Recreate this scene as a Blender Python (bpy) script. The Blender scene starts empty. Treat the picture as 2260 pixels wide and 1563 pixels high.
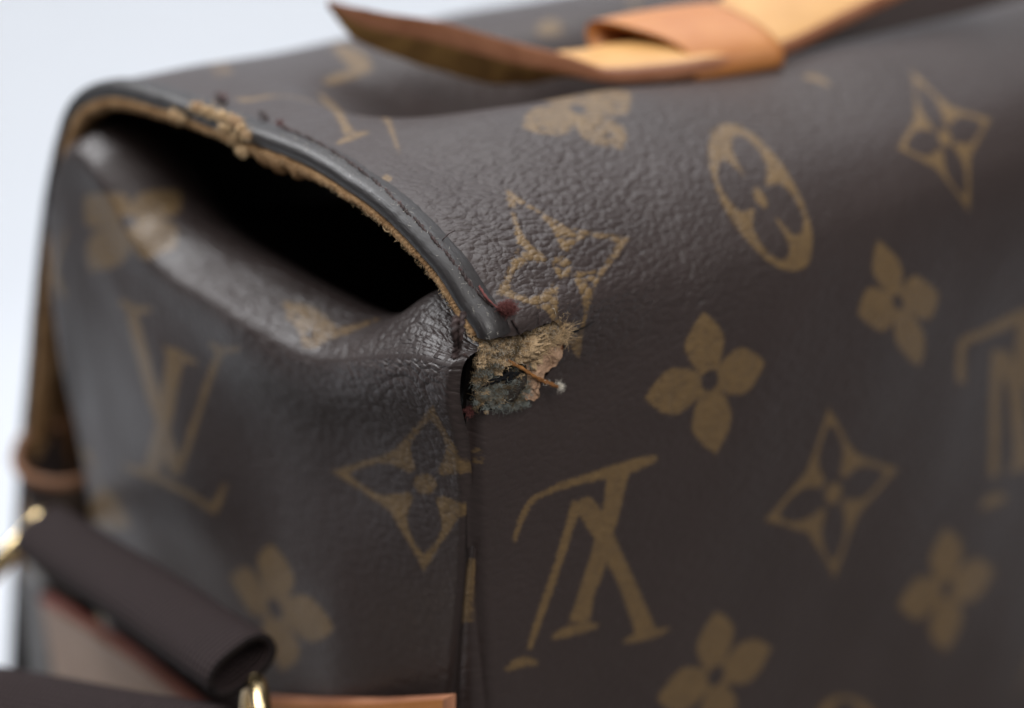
import bpy, math, random
import numpy as np
from mathutils import Vector, noise as mnoise

random.seed(7); rng = np.random.default_rng(7)
SC = 0.01                       # all lengths below are centimetres; meshes are scaled to metres
scene = bpy.context.scene
COL = scene.collection

# ------------------------------------------------------------------ camera
PITCH = math.radians(25)
W0, H0 = 2260.0, 1563.0
FPX = W0 * 60.0 / 36.0          # 60 mm lens on a 36 mm sensor
RX = np.array([1.0, 0, 0]); UP = np.array([0, math.sin(PITCH), math.cos(PITCH)]); FW = np.array([0, math.cos(PITCH), -math.sin(PITCH)])
CORNER = np.array([0.0, 0.0, 32.0])            # torn top corner of the bag, 32 cm above the table
CAMP = CORNER - (-.564 * RX - .43 * UP + 23.6 * FW)
cd = bpy.data.cameras.new("camera"); cam = bpy.data.objects.new("camera", cd); COL.objects.link(cam)
cam.location = Vector(CAMP * SC); cam.rotation_euler = (math.pi / 2 - PITCH, 0, 0)
cd.lens = 60; cd.sensor_width = 36; cd.clip_start = 0.01; cd.clip_end = 20
cd.dof.use_dof = True; cd.dof.focus_distance = 0.2365; cd.dof.aperture_fstop = 7.4; cd.dof.aperture_blades = 0
scene.camera = cam

# ------------------------------------------------------------------ light
scene.view_settings.view_transform = 'Standard'; scene.view_settings.look = 'None'
scene.view_settings.exposure = 0.0; scene.view_settings.gamma = 1.0
w = bpy.data.worlds.new("World"); scene.world = w; w.use_nodes = True
bg = w.node_tree.nodes['Background']; bg.inputs[0].default_value = (0.95, 0.96, 1.0, 1); bg.inputs[1].default_value = 0.115

def area(name, loc, target, sx, sy, power, color):
    l = bpy.data.lights.new(name, 'AREA'); l.shape = 'RECTANGLE'; l.size = sx; l.size_y = sy; l.energy = power; l.color = color
    o = bpy.data.objects.new(name, l); COL.objects.link(o); o.location = loc
    o.rotation_euler = (Vector(target) - Vector(loc)).to_track_quat('-Z', 'Y').to_euler(); return o
area("softbox_above", (-0.12, 0.40, 1.25), (0, 0.08, 0.32), 1.4, 1.1, 14.5, (0.97, 0.98, 1.0))
area("softbox_front", (0.70, -1.15, 1.70), (0, 0.0, 0.32), 1.4, 1.2, 36.0, (1.0, 0.975, 0.95))
area("softbox_left", (-0.85, 0.38, 1.10), (-0.03, 0.05, 0.30), 0.55, 0.55, 12.5, (0.97, 0.98, 1.0))
area("softbox_backdrop", (-0.1, 0.75, 1.60), (-0.3, 1.3, 0.1), 1.6, 0.6, 0.6, (0.86, 0.93, 1.0))

# ------------------------------------------------------------------ frames of reference
HV = np.array([math.cos(math.radians(40)), math.sin(math.radians(40)), 0])    # along the width of the bag
LV = np.array([-HV[1], HV[0], 0])                                             # from its front to its back
ZV = np.array([0, 0, 1.0])
def B(u, a, b):
    u, a, b = np.broadcast_arrays(np.asarray(u, float), np.asarray(a, float), np.asarray(b, float))
    return CORNER + u[..., None] * HV + a[..., None] * LV + b[..., None] * ZV
def ray(px, py):
    return ((px - W0 / 2) / FPX) * RX + ((H0 / 2 - py) / FPX) * UP + FW
def at_u(px, py, u):            # point of the plane u = const seen along a ray
    r = ray(px, py); k = (u - np.dot(CAMP - CORNER, HV)) / np.dot(r, HV)
    return CAMP + k * r
def at_a(px, py, a):
    r = ray(px, py); k = (a - np.dot(CAMP - CORNER, LV)) / np.dot(r, LV)
    return CAMP + k * r
def at_d(px, py, d):
    return CAMP + d * ray(px, py)
def bag(p):
    q = np.asarray(p) - CORNER
    return q @ HV, q @ LV, q @ ZV
def proj(P):
    q = np.asarray(P) - CAMP; z = q @ FW
    return np.stack([W0 / 2 + FPX * (q @ RX) / z, H0 / 2 - FPX * (q @ UP) / z], -1)
def smooth(x, a, b):
    t = np.clip((np.asarray(x, float) - a) / (b - a), 0, 1); return t * t * (3 - 2 * t)
def catmull(pts, n):
    """n points evenly spread along a Catmull-Rom curve"""
    pts = np.asarray(pts, float)
    P = np.vstack([2 * pts[0] - pts[1], pts, 2 * pts[-1] - pts[-2]])
    out = []
    m = 24
    for i in range(1, len(P) - 2):
        p0, p1, p2, p3 = P[i - 1], P[i], P[i + 1], P[i + 2]
        d = [max(np.linalg.norm(q) ** .5, 1e-4) for q in (p1 - p0, p2 - p1, p3 - p2)]
        for k in range(m):
            t = k / m
            m1 = (p1 - p0) / d[0] - (p2 - p0) / (d[0] + d[1]) + (p2 - p1) / d[1]
            m2 = (p2 - p1) / d[1] - (p3 - p1) / (d[1] + d[2]) + (p3 - p2) / d[2]
            m1 = m1 * d[1]; m2 = m2 * d[1]
            out.append((2 * t**3 - 3 * t**2 + 1) * p1 + (t**3 - 2 * t**2 + t) * m1 + (-2 * t**3 + 3 * t**2) * p2 + (t**3 - t**2) * m2)
    out.append(P[-2]); out = np.array(out)
    L = np.concatenate([[0], np.cumsum(np.linalg.norm(np.diff(out, axis=0), axis=1))])
    s = np.linspace(0, L[-1], n)
    return np.stack([np.interp(s, L, out[:, k]) for k in range(out.shape[1])], -1)
def unit(v): return v / (np.linalg.norm(v, axis=-1, keepdims=True) + 1e-12)
def nz(p, s=1.0, seed=0.0):
    return mnoise.noise(Vector((p[0] * s + seed, p[1] * s + seed * .7, p[2] * s - seed)))

# ------------------------------------------------------------------ objects
def link(name, verts, faces, mat, parent=None, flat=False, kind=None, attrs=None, uv=None):
    me = bpy.data.meshes.new(name)
    verts = np.asarray(verts, np.float64) * SC
    if isinstance(faces, np.ndarray):
        n, k = faces.shape
        me.vertices.add(len(verts)); me.vertices.foreach_set('co', verts.ravel())
        me.loops.add(n * k); me.loops.foreach_set('vertex_index', faces.ravel().astype(np.int32))
        me.polygons.add(n); me.polygons.foreach_set('loop_start', np.arange(0, n * k, k, dtype=np.int32))
        me.update(calc_edges=True)
    else:
        me.from_pydata([tuple(v) for v in verts], [], faces); me.update()
    if not flat: me.polygons.foreach_set('use_smooth', [True] * len(me.polygons))
    for k, v in (attrs or {}).items():
        at = me.attributes.new(k, 'FLOAT', 'POINT'); at.data.foreach_set('value', np.asarray(v, np.float32))
    if uv is not None:
        li = np.empty(len(me.loops), np.int32); me.loops.foreach_get('vertex_index', li)
        lay = me.uv_layers.new(name='UVMap'); lay.data.foreach_set('uv', np.asarray(uv, np.float32)[li].ravel())
    me.materials.append(mat)
    o = bpy.data.objects.new(name, me); COL.objects.link(o)
    if parent is not None: o.parent = parent
    if kind: o['kind'] = kind
    return o
def grid_faces(nr, nc, wrap=False, flip=False):
    i = np.arange(nr - 1)[:, None]; j = np.arange(nc if wrap else nc - 1)[None, :]
    a = i * nc + j; b = i * nc + (j + 1) % nc; c = (i + 1) * nc + (j + 1) % nc; d = (i + 1) * nc + j
    f = np.stack([a, b, c, d], -1).reshape(-1, 4)
    return f[:, ::-1].copy() if flip else f
def loft(name, rings, mat, parent=None, closed=True, caps=True, uvs=None, **kw):
    """rings: (n, k, 3)"""
    R = np.asarray(rings); n, k = R.shape[:2]
    f = grid_faces(n, k, wrap=closed)
    V = R.reshape(-1, 3)
    L = np.concatenate([[0], np.cumsum(np.linalg.norm(np.diff(R.mean(1), axis=0), axis=1))])
    cs = np.concatenate([[0], np.cumsum(np.linalg.norm(np.diff(R[n // 2], axis=0), axis=1))])
    uv = np.stack(np.broadcast_arrays(L[:, None], cs[None, :]), -1).reshape(-1, 2)
    if closed and caps:
        c0, c1 = len(V), len(V) + 1
        V = np.vstack([V, R[0].mean(0), R[-1].mean(0)]); uv = np.vstack([uv, [0, 0], [L[-1], 0]])
        j = np.arange(k); j2 = (j + 1) % k
        f0 = np.stack([np.full(k, c0), j2, j, j], -1); f1 = np.stack([np.full(k, c1), (n - 1) * k + j, (n - 1) * k + j2, (n - 1) * k + j2], -1)
        fl = [tuple(x) for x in f] + [tuple(x[:3]) for x in f0] + [tuple(x[:3]) for x in f1]
        return link(name, V, fl, mat, parent, uv=uv, **kw)
    return link(name, V, f, mat, parent, uv=uv, **kw)
def frames(path, ref=None):
    P = np.asarray(path); T = unit(np.gradient(P, axis=0))
    ref = np.array([0, 0, 1.0]) if ref is None else np.asarray(ref, float)
    N = np.empty_like(P); n = ref
    for i in range(len(P)):
        n = n - np.dot(n, T[i]) * T[i]
        if np.linalg.norm(n) < 1e-4: n = np.cross(T[i], [.3, .5, .8])
        n = n / np.linalg.norm(n); N[i] = n
    return T, N, np.cross(T, N)
def tube_rings(path, rad, k=8, ref=None, twist=0.0, lobes=0, depth=.25):
    P = np.asarray(path); T, N, Bn = frames(P, ref)
    L = np.concatenate([[0], np.cumsum(np.linalg.norm(np.diff(P, axis=0), axis=1))])
    rad = np.broadcast_to(rad, (len(P),))
    th = np.linspace(0, 2 * np.pi, k, endpoint=False)[None, :] + (twist * L)[:, None]
    rr = rad[:, None] * (1 + (depth * np.cos(lobes * (th - (twist * L)[:, None])) if lobes else 0) * np.ones_like(th))
    return P[:, None] + rr[..., None] * (np.cos(th)[..., None] * N[:, None] + np.sin(th)[..., None] * Bn[:, None])
def empty(name, p, parent=None):
    o = bpy.data.objects.new(name, None); o.empty_display_size = .02; COL.objects.link(o)
    if parent is not None: o.parent = parent
    else: o.location = Vector(np.asarray(p) * SC)
    return o

# ------------------------------------------------------------------ materials
class N:
    def __init__(s, name):
        s.m = bpy.data.materials.new(name); s.m.use_nodes = True; s.t = s.m.node_tree; s.n = s.t.nodes; s.p = s.n['Principled BSDF']
    def new(s, t, **kw):
        x = s.n.new(t)
        for k, v in kw.items():
            if isinstance(k, str) and hasattr(x, k): setattr(x, k, v)
        return x
    def l(s, a, b): s.t.links.new(a, b)
    def math(s, op, a, b=None, c=None, clamp=False):
        x = s.n.new('ShaderNodeMath'); x.operation = op; x.use_clamp = clamp
        for i, v in enumerate((a, b, c)):
            if v is None: continue
            if hasattr(v, 'is_output'): s.l(v, x.inputs[i])
            else: x.inputs[i].default_value = v
        return x.outputs[0]
    def ramp(s, v, stops):
        x = s.n.new('ShaderNodeValToRGB'); e = x.color_ramp.elements
        while len(e) < len(stops): e.new(.5)
        for q, (p, c) in zip(e, stops): q.position = p; q.color = (*c, 1) if len(c) == 3 else c
        s.l(v, x.inputs[0]); return x.outputs[0]
    def mix(s, f, a, b, bt='MIX'):
        x = s.n.new('ShaderNodeMix'); x.data_type = 'RGBA'; x.blend_type = bt
        for i, v in ((0, f), (6, a), (7, b)):
            if hasattr(v, 'is_output'): s.l(v, x.inputs[i])
            else: x.inputs[i].default_value = v if i == 0 else (*v, 1)
        return x.outputs[2]
    def noise(s, vec, scale, detail=2, rough=.5, dist=0.0):
        x = s.n.new('ShaderNodeTexNoise'); x.inputs['Scale'].default_value = scale; x.inputs['Detail'].default_value = detail
        x.inputs['Roughness'].default_value = rough; x.inputs['Distortion'].default_value = dist
        if vec is not None: s.l(vec, x.inputs['Vector'])
        return x.outputs['Fac'], x.outputs['Color']
    def vor(s, vec, scale, feature='F1', smooth=.6, rnd=1.0):
        x = s.n.new('ShaderNodeTexVoronoi'); x.feature = feature; x.voronoi_dimensions = '2D' if False else '3D'
        x.inputs['Scale'].default_value = scale; x.inputs['Randomness'].default_value = rnd
        if feature == 'SMOOTH_F1': x.inputs['Smoothness'].default_value = smooth
        s.l(vec, x.inputs['Vector']); return x.outputs['Distance']
    def mapping(s, vec, scale=(1, 1, 1), rot=(0, 0, 0)):
        x = s.n.new('ShaderNodeMapping'); x.inputs['Scale'].default_value = scale; x.inputs['Rotation'].default_value = rot
        s.l(vec, x.inputs['Vector']); return x.outputs[0]
    def bump(s, h, dist, strength=1.0, normal=None):
        x = s.n.new('ShaderNodeBump'); x.inputs['Distance'].default_value = dist * SC
        if hasattr(strength, 'is_output'): s.l(strength, x.inputs['Strength'])
        else: x.inputs['Strength'].default_value = strength
        s.l(h, x.inputs['Height'])
        if normal is not None: s.l(normal, x.inputs['Normal'])
        return x.outputs[0]
    def uv(s): return s.n.new('ShaderNodeTexCoord').outputs['UV']
    def obj(s):
        x = s.n.new('ShaderNodeTexCoord').outputs['Object']; return s.mapping(x, (100, 100, 100))
    def attr(s, name):
        x = s.n.new('ShaderNodeAttribute'); x.attribute_name = name; return x.outputs['Fac']

def canvas_mat(name, printed=True, base=(.0325, .0228, .0210)):
    q = N(name); uv = q.uv()
    _, nc = q.noise(uv, 1.6, 2)
    warp = q.new('ShaderNodeVectorMath'); warp.operation = 'MULTIPLY_ADD'
    q.l(nc, warp.inputs[0]); warp.inputs[1].default_value = (.25, .25, 0); q.l(uv, warp.inputs[2])
    wv = warp.outputs[0]
    # pebbled grain: long shallow cells, much stronger where the sheet has been bent
    d1 = q.vor(q.mapping(wv, (6.6, 10.5, 1), (0, 0, .2)), 1.0, 'F1'); d2 = q.vor(q.mapping(wv, (14, 19, 1)), 1.0, 'F1')
    cells = q.math('POWER', d1, 1.7); fine = q.math('POWER', d2, 1.6)
    wr, _ = q.noise(q.mapping(wv, (1.0, 4.2, 1), (0, 0, -.12)), 1.0, 3, .6, .8)
    mt, _ = q.noise(uv, 14, 3)
    g = q.attr('grain') if printed else q.math('ADD', .35, 0)
    patch, _ = q.noise(uv, 1.1, 2)
    g = q.math('MULTIPLY', g, q.math('MULTIPLY_ADD', patch, 1.2, .4))
    hh = q.math('MULTIPLY', q.math('SUBTRACT', 1, cells), q.math('MULTIPLY_ADD', g, 1.0, .34))
    hh = q.math('ADD', hh, q.math('MULTIPLY', q.math('SUBTRACT', 1, fine), q.math('MULTIPLY_ADD', g, .25, .16)))
    hh = q.math('ADD', hh, q.math('MULTIPLY', wr, q.math('MULTIPLY_ADD', g, .55, .25)))
    q.l(q.bump(hh, .025, .9), q.p.inputs['Normal'])
    big2, _ = q.noise(uv, .55, 4, .6)
    col = q.mix(big2, tuple(c * .85 for c in base), tuple(c * 1.2 for c in base))
    if printed:
        ink = q.attr('ink'); grit, _ = q.noise(uv, 17, 3, .65); broad, _ = q.noise(uv, 2.2, 3, .6)
        th = q.math('ADD', q.math('MULTIPLY', q.math('SUBTRACT', grit, .5), .15), q.math('MULTIPLY', q.math('SUBTRACT', broad, .5), .07))
        e = q.math('MULTIPLY_ADD', q.math('ADD', ink, th), 20, .36, clamp=True)
        # ink wears off the grain bottoms
        wear = q.math('MULTIPLY', q.math('SUBTRACT', cells, .30, clamp=True), q.math('MULTIPLY', g, 2.2), clamp=True)
        dots = q.vor(uv, 24, 'F1'); dd = q.math('MULTIPLY_ADD', dots, -.45, 1.0)
        e = q.math('MULTIPLY', q.math('MULTIPLY', e, q.math('SUBTRACT', 1, wear)), q.math('MULTIPLY', dd, q.math('MULTIPLY_ADD', broad, .5, .58)), clamp=True)
        col = q.mix(e, col, (.180, .112, .044))
    q.l(col, q.p.inputs['Base Color'])
    rr = q.math('MULTIPLY_ADD', mt, .14, .37)
    q.l(rr, q.p.inputs['Roughness'])
    q.p.inputs['Specular IOR Level'].default_value = .45
    return q.m
def leather_mat(name, c1, c2, rough=.5, scale=8, bump=.012, spec=.4, dist=0.0):
    q = N(name); o = q.obj()
    a, _ = q.noise(o, scale * .25, 4, .6, dist); b, _ = q.noise(o, scale * 3, 4, .6); v = q.vor(o, scale * 2.2, 'SMOOTH_F1', .4)
    q.l(q.mix(q.math('MULTIPLY_ADD', a, 2.2, -.6, clamp=True), c1, c2), q.p.inputs['Base Color'])
    q.l(q.bump(q.math('ADD', b, q.math('MULTIPLY', v, -.6)), bump, .8), q.p.inputs['Normal'])
    q.l(q.math('MULTIPLY_ADD', b, .25, rough - .12), q.p.inputs['Roughness']); q.p.inputs['Specular IOR Level'].default_value = spec
    return q.m
def plain_mat(name, c, rough=.6, spec=.3, var=.3, scale=20, metal=0.0, bump=0.0, sheen=0.0):
    q = N(name); o = q.obj(); a, _ = q.noise(o, scale, 3, .6)
    q.l(q.mix(a, tuple(x * (1 - var) for x in c), tuple(x * (1 + var) for x in c)), q.p.inputs['Base Color'])
    q.p.inputs['Roughness'].default_value = rough; q.p.inputs['Specular IOR Level'].default_value = spec; q.p.inputs['Metallic'].default_value = metal
    if sheen: q.p.inputs['Sheen Weight'].default_value = sheen
    if bump: q.l(q.bump(a, bump, 1), q.p.inputs['Normal'])
    return q.m

M = {}
M['canvas'] = canvas_mat('printed_coated_canvas')
M['canvas_plain'] = canvas_mat('plain_coated_canvas', False)
q = N('edge_paint'); uv = q.uv()
n1, _ = q.noise(q.mapping(uv, (5, 22, 1)), 1, 4, .6, .5); pit = q.vor(uv, 9, 'F1'); pits = q.math('LESS_THAN', pit, .09)
fleck, _ = q.noise(uv, 30, 2, .5)
q.l(q.mix(n1, (.006, .005, .005), (.021, .0165, .016)), q.p.inputs['Base Color'])
hh = q.math('SUBTRACT', q.math('MULTIPLY', n1, .6), pits); q.l(q.bump(hh, .016, .9), q.p.inputs['Normal'])
q.l(q.math('MULTIPLY_ADD', fleck, .35, .30), q.p.inputs['Roughness']); q.p.inputs['Specular IOR Level'].default_value = .6
M['edge'] = q.m
q = N('black_thread_and_shade'); q.p.inputs['Base Color'].default_value = (.006, .006, .007, 1); q.p.inputs['Roughness'].default_value = .9; q.p.inputs['Specular IOR Level'].default_value = .15; M['black'] = q.m  # black for the thread, the crack and the painted crevice shade
M['raw'] = leather_mat('raw_leather_edge', (.17, .085, .035), (.46, .29, .15), .9, 9, .05, .1)
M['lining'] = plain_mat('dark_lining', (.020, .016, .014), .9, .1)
M['thread'] = leather_mat('dark_waxed_thread', (.014, .010, .010), (.060, .035, .032), .6, 22, .01, .3)
M['red'] = plain_mat('maroon_fuzz', (.13, .048, .044), .9, .1, .6, 30)
M['cream'] = plain_mat('cream_fibre', (.58, .42, .25), .9, .1, .45, 9)
M['olive'] = plain_mat('olive_brown_fibre', (.15, .11, .066), .9, .1, .6, 9)
M['cream_dark'] = plain_mat('matted_fibre', (.40, .285, .17), .95, .1, .65, 12, bump=.05)
M['teal'] = plain_mat('blue_green_fibre', (.24, .26, .24), .9, .1, .5, 14)
M['core_shade'] = plain_mat('matted_core_shade', (.030, .025, .021), .95, .1, .7, 9, bump=.05)  # near-black: shade of the tear's cavity put into the core colour
M['pink'] = leather_mat('torn_leather_flesh', (.22, .12, .07), (.50, .33, .22), .85, 7, .05, .15)
M['wax'] = leather_mat('waxed_brown_thread', (.10, .035, .010), (.36, .16, .045), .4, 14, .01, .5)
M['white'] = plain_mat('white_fibre', (.7, .66, .58), .9, .1)
M['tan_top'] = leather_mat('honey_leather', (.43, .225, .07), (.54, .30, .105), .45, 3, .008, .45)
M['tan_loop'] = leather_mat('orange_leather', (.36, .125, .035), (.45, .19, .058), .42, 3, .008, .45)
M['tan_edge'] = leather_mat('burnished_edge', (.24, .09, .045), (.44, .20, .11), .4, 3, .01, .5, 1.0)
M['tan_under'] = leather_mat('strap_underside', (.15, .08, .03), (.36, .21, .07), .8, 4, .02, .2, 2.0)
M['tan_old'] = leather_mat('pale_leather', (.27, .185, .14), (.35, .25, .19), .5, 3, .006, .4)
M['tan_dark'] = leather_mat('dark_brown_leather', (.12, .055, .022), (.20, .10, .04), .6, 3, .01, .3)  # dark brown leather of the back strip and tab crease
M['loop_old'] = leather_mat('worn_brown_leather', (.13, .058, .027), (.21, .10, .05), .5, 3, .008, .35)
M['tan_trim'] = leather_mat('orange_trim_leather', (.42, .15, .035), (.55, .22, .06), .45, 3, .006, .45)
M['redline'] = plain_mat('red_burnished_edge', (.10, .022, .015), .45, .4)
q = N('gold_metal'); q.p.inputs['Base Color'].default_value = (.86, .66, .36, 1); q.p.inputs['Metallic'].default_value = 1; q.p.inputs['Roughness'].default_value = .22
nn, _ = q.noise(q.obj(), 5, 3); q.l(q.bump(nn, .01, .5), q.p.inputs['Normal']); M['gold'] = q.m
q = N('ribbed_webbing'); uv = q.uv()
sep = q.new('ShaderNodeSeparateXYZ'); q.l(uv, sep.inputs[0])
nw, _ = q.noise(uv, 6, 3)
rib = q.math('SINE', q.math('MULTIPLY_ADD', nw, 2.0, q.math('MULTIPLY', sep.outputs[0], 48)))
wv2 = q.math('SINE', q.math('MULTIPLY', sep.outputs[1], 70))
q.l(q.bump(q.math('ADD', rib, q.math('MULTIPLY', wv2, .4)), .022, 1), q.p.inputs['Normal'])
q.l(q.mix(q.math('MULTIPLY_ADD', rib, .5, .5), (.006, .0035, .0035), (.036, .022, .022)), q.p.inputs['Base Color'])
q.p.inputs['Roughness'].default_value = .75; q.p.inputs['Specular IOR Level'].default_value = .2
M['web'] = q.m
q = N('backdrop_paper'); nn, _ = q.noise(q.obj(), .05, 3); q.l(q.mix(nn, (.575, .60, .64), (.60, .625, .665)), q.p.inputs['Base Color']); q.p.inputs['Roughness'].default_value = .9; M['paper'] = q.m

# ------------------------------------------------------------------ setting: white paper sweep
prof = [(26, -4), (60, -4), (90, -4)] + [(90 + 40 * math.sin(t), 36 - 40 * math.cos(t)) for t in np.linspace(.15, math.pi / 2, 14)] + [(130, 120), (130, 220)]
V = []
for x in np.linspace(-120, 120, 25):
    for (y, z) in prof: V.append((x, y, z))
bk = link('backdrop', V, grid_faces(25, len(prof)), M['paper']); bk['kind'] = 'structure'
q = N('added_dark_board'); nn, _ = q.noise(q.obj(), .6, 4, .6); q.l(q.mix(nn, (.09, .08, .075), (.14, .125, .115)), q.p.inputs['Base Color']); q.p.inputs['Roughness'].default_value = .7  # unseen dark table, added to cut light bouncing off a white floor
tx0, tx1, ty0, ty1 = -46, 60, -30, 24; c_ = .6
V = [(x, y, z) for z, i in ((-3.4, 0), (-c_, 0), (0, c_)) for x, y in ((tx0 + i, ty0 + i), (tx1 - i, ty0 + i), (tx1 - i, ty1 - i), (tx0 + i, ty1 - i))]
F = [(k * 4 + j, k * 4 + (j + 1) % 4, k * 4 + 4 + (j + 1) % 4, k * 4 + 4 + j) for k in (0, 1) for j in range(4)] + [(8, 9, 10, 11), (3, 2, 1, 0)]
tb = link('added_dark_table', V, F, q.m, flat=True); tb['kind'] = 'structure'

# ------------------------------------------------------------------ the bag
bagroot = empty('backpack', CORNER - 32 * ZV)
bagroot['label'] = 'brown monogram canvas backpack with a torn, frayed flap corner and tan leather straps'
bagroot['category'] = 'backpack'
bpy.context.view_layer.update()
class Off:      # parts are built in world centimetres and hung under the root at its base
    pass
_link = link
def link(name, verts, faces, mat, parent=None, **kw):
    o = _link(name, verts, faces, mat, parent, **kw)
    return o
ROOT = bagroot       # its location is (0,0,0), so children keep world coordinates

# ---- edge profile of the flap: down the front, over the top, down the back
EDGE = [(1085, 738), (1040, 662), (990, 585), (920, 504), (850, 437), (760, 374), (680, 329), (600, 297), (540, 277), (480, 252), (400, 221), (330, 198), (270, 184), (225, 186),
        (185, 204), (155, 240), (135, 300), (119, 370), (105, 450), (92, 560), (80, 680), (70, 800), (58, 920), (48, 1050), (40, 1200), (30, 1400), (22, 1600)]
edge_pts = np.array([bag(at_u(x, y, .12))[1:] for x, y in EDGE])           # (a, b)
seam_px = [(1070, 1600), (1064, 1460), (1056, 1320), (1052, 1200), (1050, 1050), (1052, 900)]
seam_u = [(bag(at_a(x, y, 0))[2], bag(at_a(x, y, 0))[0]) for x, y in seam_px]   # b -> u
b_corner = edge_pts[0, 1]
low = [(0, -32), (0, -20), (0, -12), (0, -6), (0, -4), (0, -2.5), (0, -1.2), (0, -.3)]
pr = np.array(low + [tuple(p) for p in edge_pts] + [(edge_pts[-1, 0] + .1, -18), (edge_pts[-1, 0], -32)])
prof_d = catmull(pr, 2600)
T_all = np.concatenate([[0], np.cumsum(np.linalg.norm(np.diff(prof_d, axis=0), axis=1))])
i0 = int(np.argmin(np.linalg.norm(prof_d - np.array([0, -11.0]), axis=1))); t0 = T_all[i0]
i1 = int(np.argmin(np.linalg.norm(prof_d - edge_pts[-1], axis=1))); t1 = T_all[i1]
i_c = int(np.argmin(np.linalg.norm(prof_d - edge_pts[0], axis=1))); t_c = T_all[i_c]
_k = np.exp(-np.linspace(-2.6, 2.6, 2 * 110 + 1) ** 2 / 2); _k /= _k.sum()
_te = np.arange(0, T_all[-1], .045)
prof_s = np.stack([np.convolve(np.pad(np.interp(_te, T_all, prof_d[:, k]), 110, mode='edge'), _k, 'valid') for k in (0, 1)], -1)
prof_s = np.stack([np.convolve(np.pad(np.interp(_te, T_all, prof_d[:, k]), 110, mode='edge'), _k, 'valid') for k in (0, 1)], -1)
def prof_soft(t):
    return np.interp(t, _te, prof_s[:, 0]), np.interp(t, _te, prof_s[:, 1])
def prof_at(t):
    return np.interp(t, T_all, prof_d[:, 0]), np.interp(t, T_all, prof_d[:, 1])
def left_u(b, t):
    bs = np.array([x[0] for x in seam_u]); us = np.array([x[1] for x in seam_u])
    o = np.argsort(bs); s = np.interp(b, bs[o], us[o])
    return np.where(t < t_c, s * (1 - smooth(t, t_c - .9, t_c)) + .12 * smooth(t, t_c - .9, t_c), .12)
tt = np.concatenate([np.linspace(0, t0, 14)[:-1], np.linspace(t0, t1, 560), np.linspace(t1, T_all[-1], 8)[1:]])
uu = np.concatenate([np.linspace(0, .35, 14)[:-1], np.linspace(.35, 14.2, 370), np.linspace(14.2, 25, 14)[1:]])
def sheet(t, u):
    """point of the canvas sheet at arc length t and width u"""
    t, u = np.broadcast_arrays(np.asarray(t, float), np.asarray(u, float))
    a, b = prof_at(t); lu = left_u(b, t)
    a_s, b_s = prof_soft(t); sf = smooth(u, .2, 4.2) * smooth(t, 6, 16) * (1 - smooth(t, t_c + 9, t_c + 12))
    a = a + (a_s - a) * sf * SOFT; b = b + (b_s - b) * sf * SOFT
    front = 1 - smooth(t, t_c + 1.5, t_c + 4.5)
    belly = smooth(u, 0, 6)
    a2 = a - .35 * belly * front * smooth(b, -9, 0)
    # rounded turn-in along the seam
    a2 = a2 + np.where(t < t_c - .2, .22 * np.exp(-(u / .10) ** 2), 0)
    # valley behind the front edge of the top
    vd = np.exp(-((a - 6.2) / 1.4) ** 2) * (t < t_c + 16) * smooth(b, -1, 1.0)
    b2 = b - VAL * vd * smooth(u, 1.2, 5.5)
    b2 = b2 + RID * np.exp(-((a - 3.3) / 1.3) ** 2) * smooth(b, 0, 1.5) * smooth(u, 1, 4) * (t < t_c + 9)
    b2 = b2 - (.06 * smooth(u, 3, 5.5) + .28 * smooth(u, 5, 9)) * np.exp(-((a - 3.2) / 2.2) ** 2) * smooth(b, .2, 1.8) * (t < t_c + 9)
    # soft dents
    b2 = b2 - .10 * np.exp(-((a - 2.4) / .9) ** 2 - ((u - 1.6) / .9) ** 2) * smooth(b, 0, 1)
    wob = .03 * np.sin(u * .8 + t * .45) * smooth(u, .3, 2) + .008 * np.sin(u * 2.1 - t * .8 + 1) * smooth(u, .3, 2)
    return B(lu + u, a2 - wob * front, b2 + wob * (1 - front))
VAL, RID, SOFT = 2.6, .22, .9
TT, UU = np.meshgrid(tt, uu, indexing='ij')
SP = sheet(TT, UU); SPX = proj(SP)

# ---- traced print -------------------------------------------------------------
def poly_sdf(P, poly):
    """signed distance (inside positive) of points P (n,2) to polygon"""
    d = np.full(len(P), 1e9); ins = np.zeros(len(P), bool); m = len(poly)
    for i in range(m):
        a, b = poly[i], poly[(i + 1) % m]; e = b - a; w_ = P - a
        k = np.clip((w_ @ e) / (e @ e + 1e-12), 0, 1); q_ = w_ - k[:, None] * e; d = np.minimum(d, (q_ ** 2).sum(1))
        c = (a[1] > P[:, 1]) != (b[1] > P[:, 1])
        with np.errstate(divide='ignore', invalid='ignore'):
            xi = (b[0] - a[0]) * (P[:, 1] - a[1]) / (b[1] - a[1] + 1e-15) + a[0]
        ins ^= c & (P[:, 0] < xi)
    d = np.sqrt(d); return np.where(ins, d, -d)
def circle(cx, cy, r, n=20): return [(cx + r * math.cos(t), cy + r * math.sin(t)) for t in np.linspace(0, 2 * math.pi, n, endpoint=False)]
def petal(k, w, tip=1.0, r0=.08):
    half = [(r0, w * .35), (.22, w * .62), (.36, w * .86), (.5, w), (.62, w * .98), (.75, w * .76), (.88, w * .42), (tip, 0)]
    half = [(r * tip if r != tip else r, v) for r, v in half]
    pts = half + [(r, -v) for r, v in half[-2::-1]]
    c, s = math.cos(k * math.pi / 2), math.sin(k * math.pi / 2)
    return [(x * c - y * s, x * s + y * c) for x, y in pts]
def star(wst=.36):
    pts = []
    for k in range(4):
        c, s = math.cos(k * math.pi / 2), math.sin(k * math.pi / 2)
        for (x, y) in [(1, 0), (.83, .085), (.64, .19), (.5, .275), (wst, wst), (.275, .5), (.19, .64), (.085, .83)]:
            pts.append((x * c - y * s, x * s + y * c))
    return pts
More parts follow.
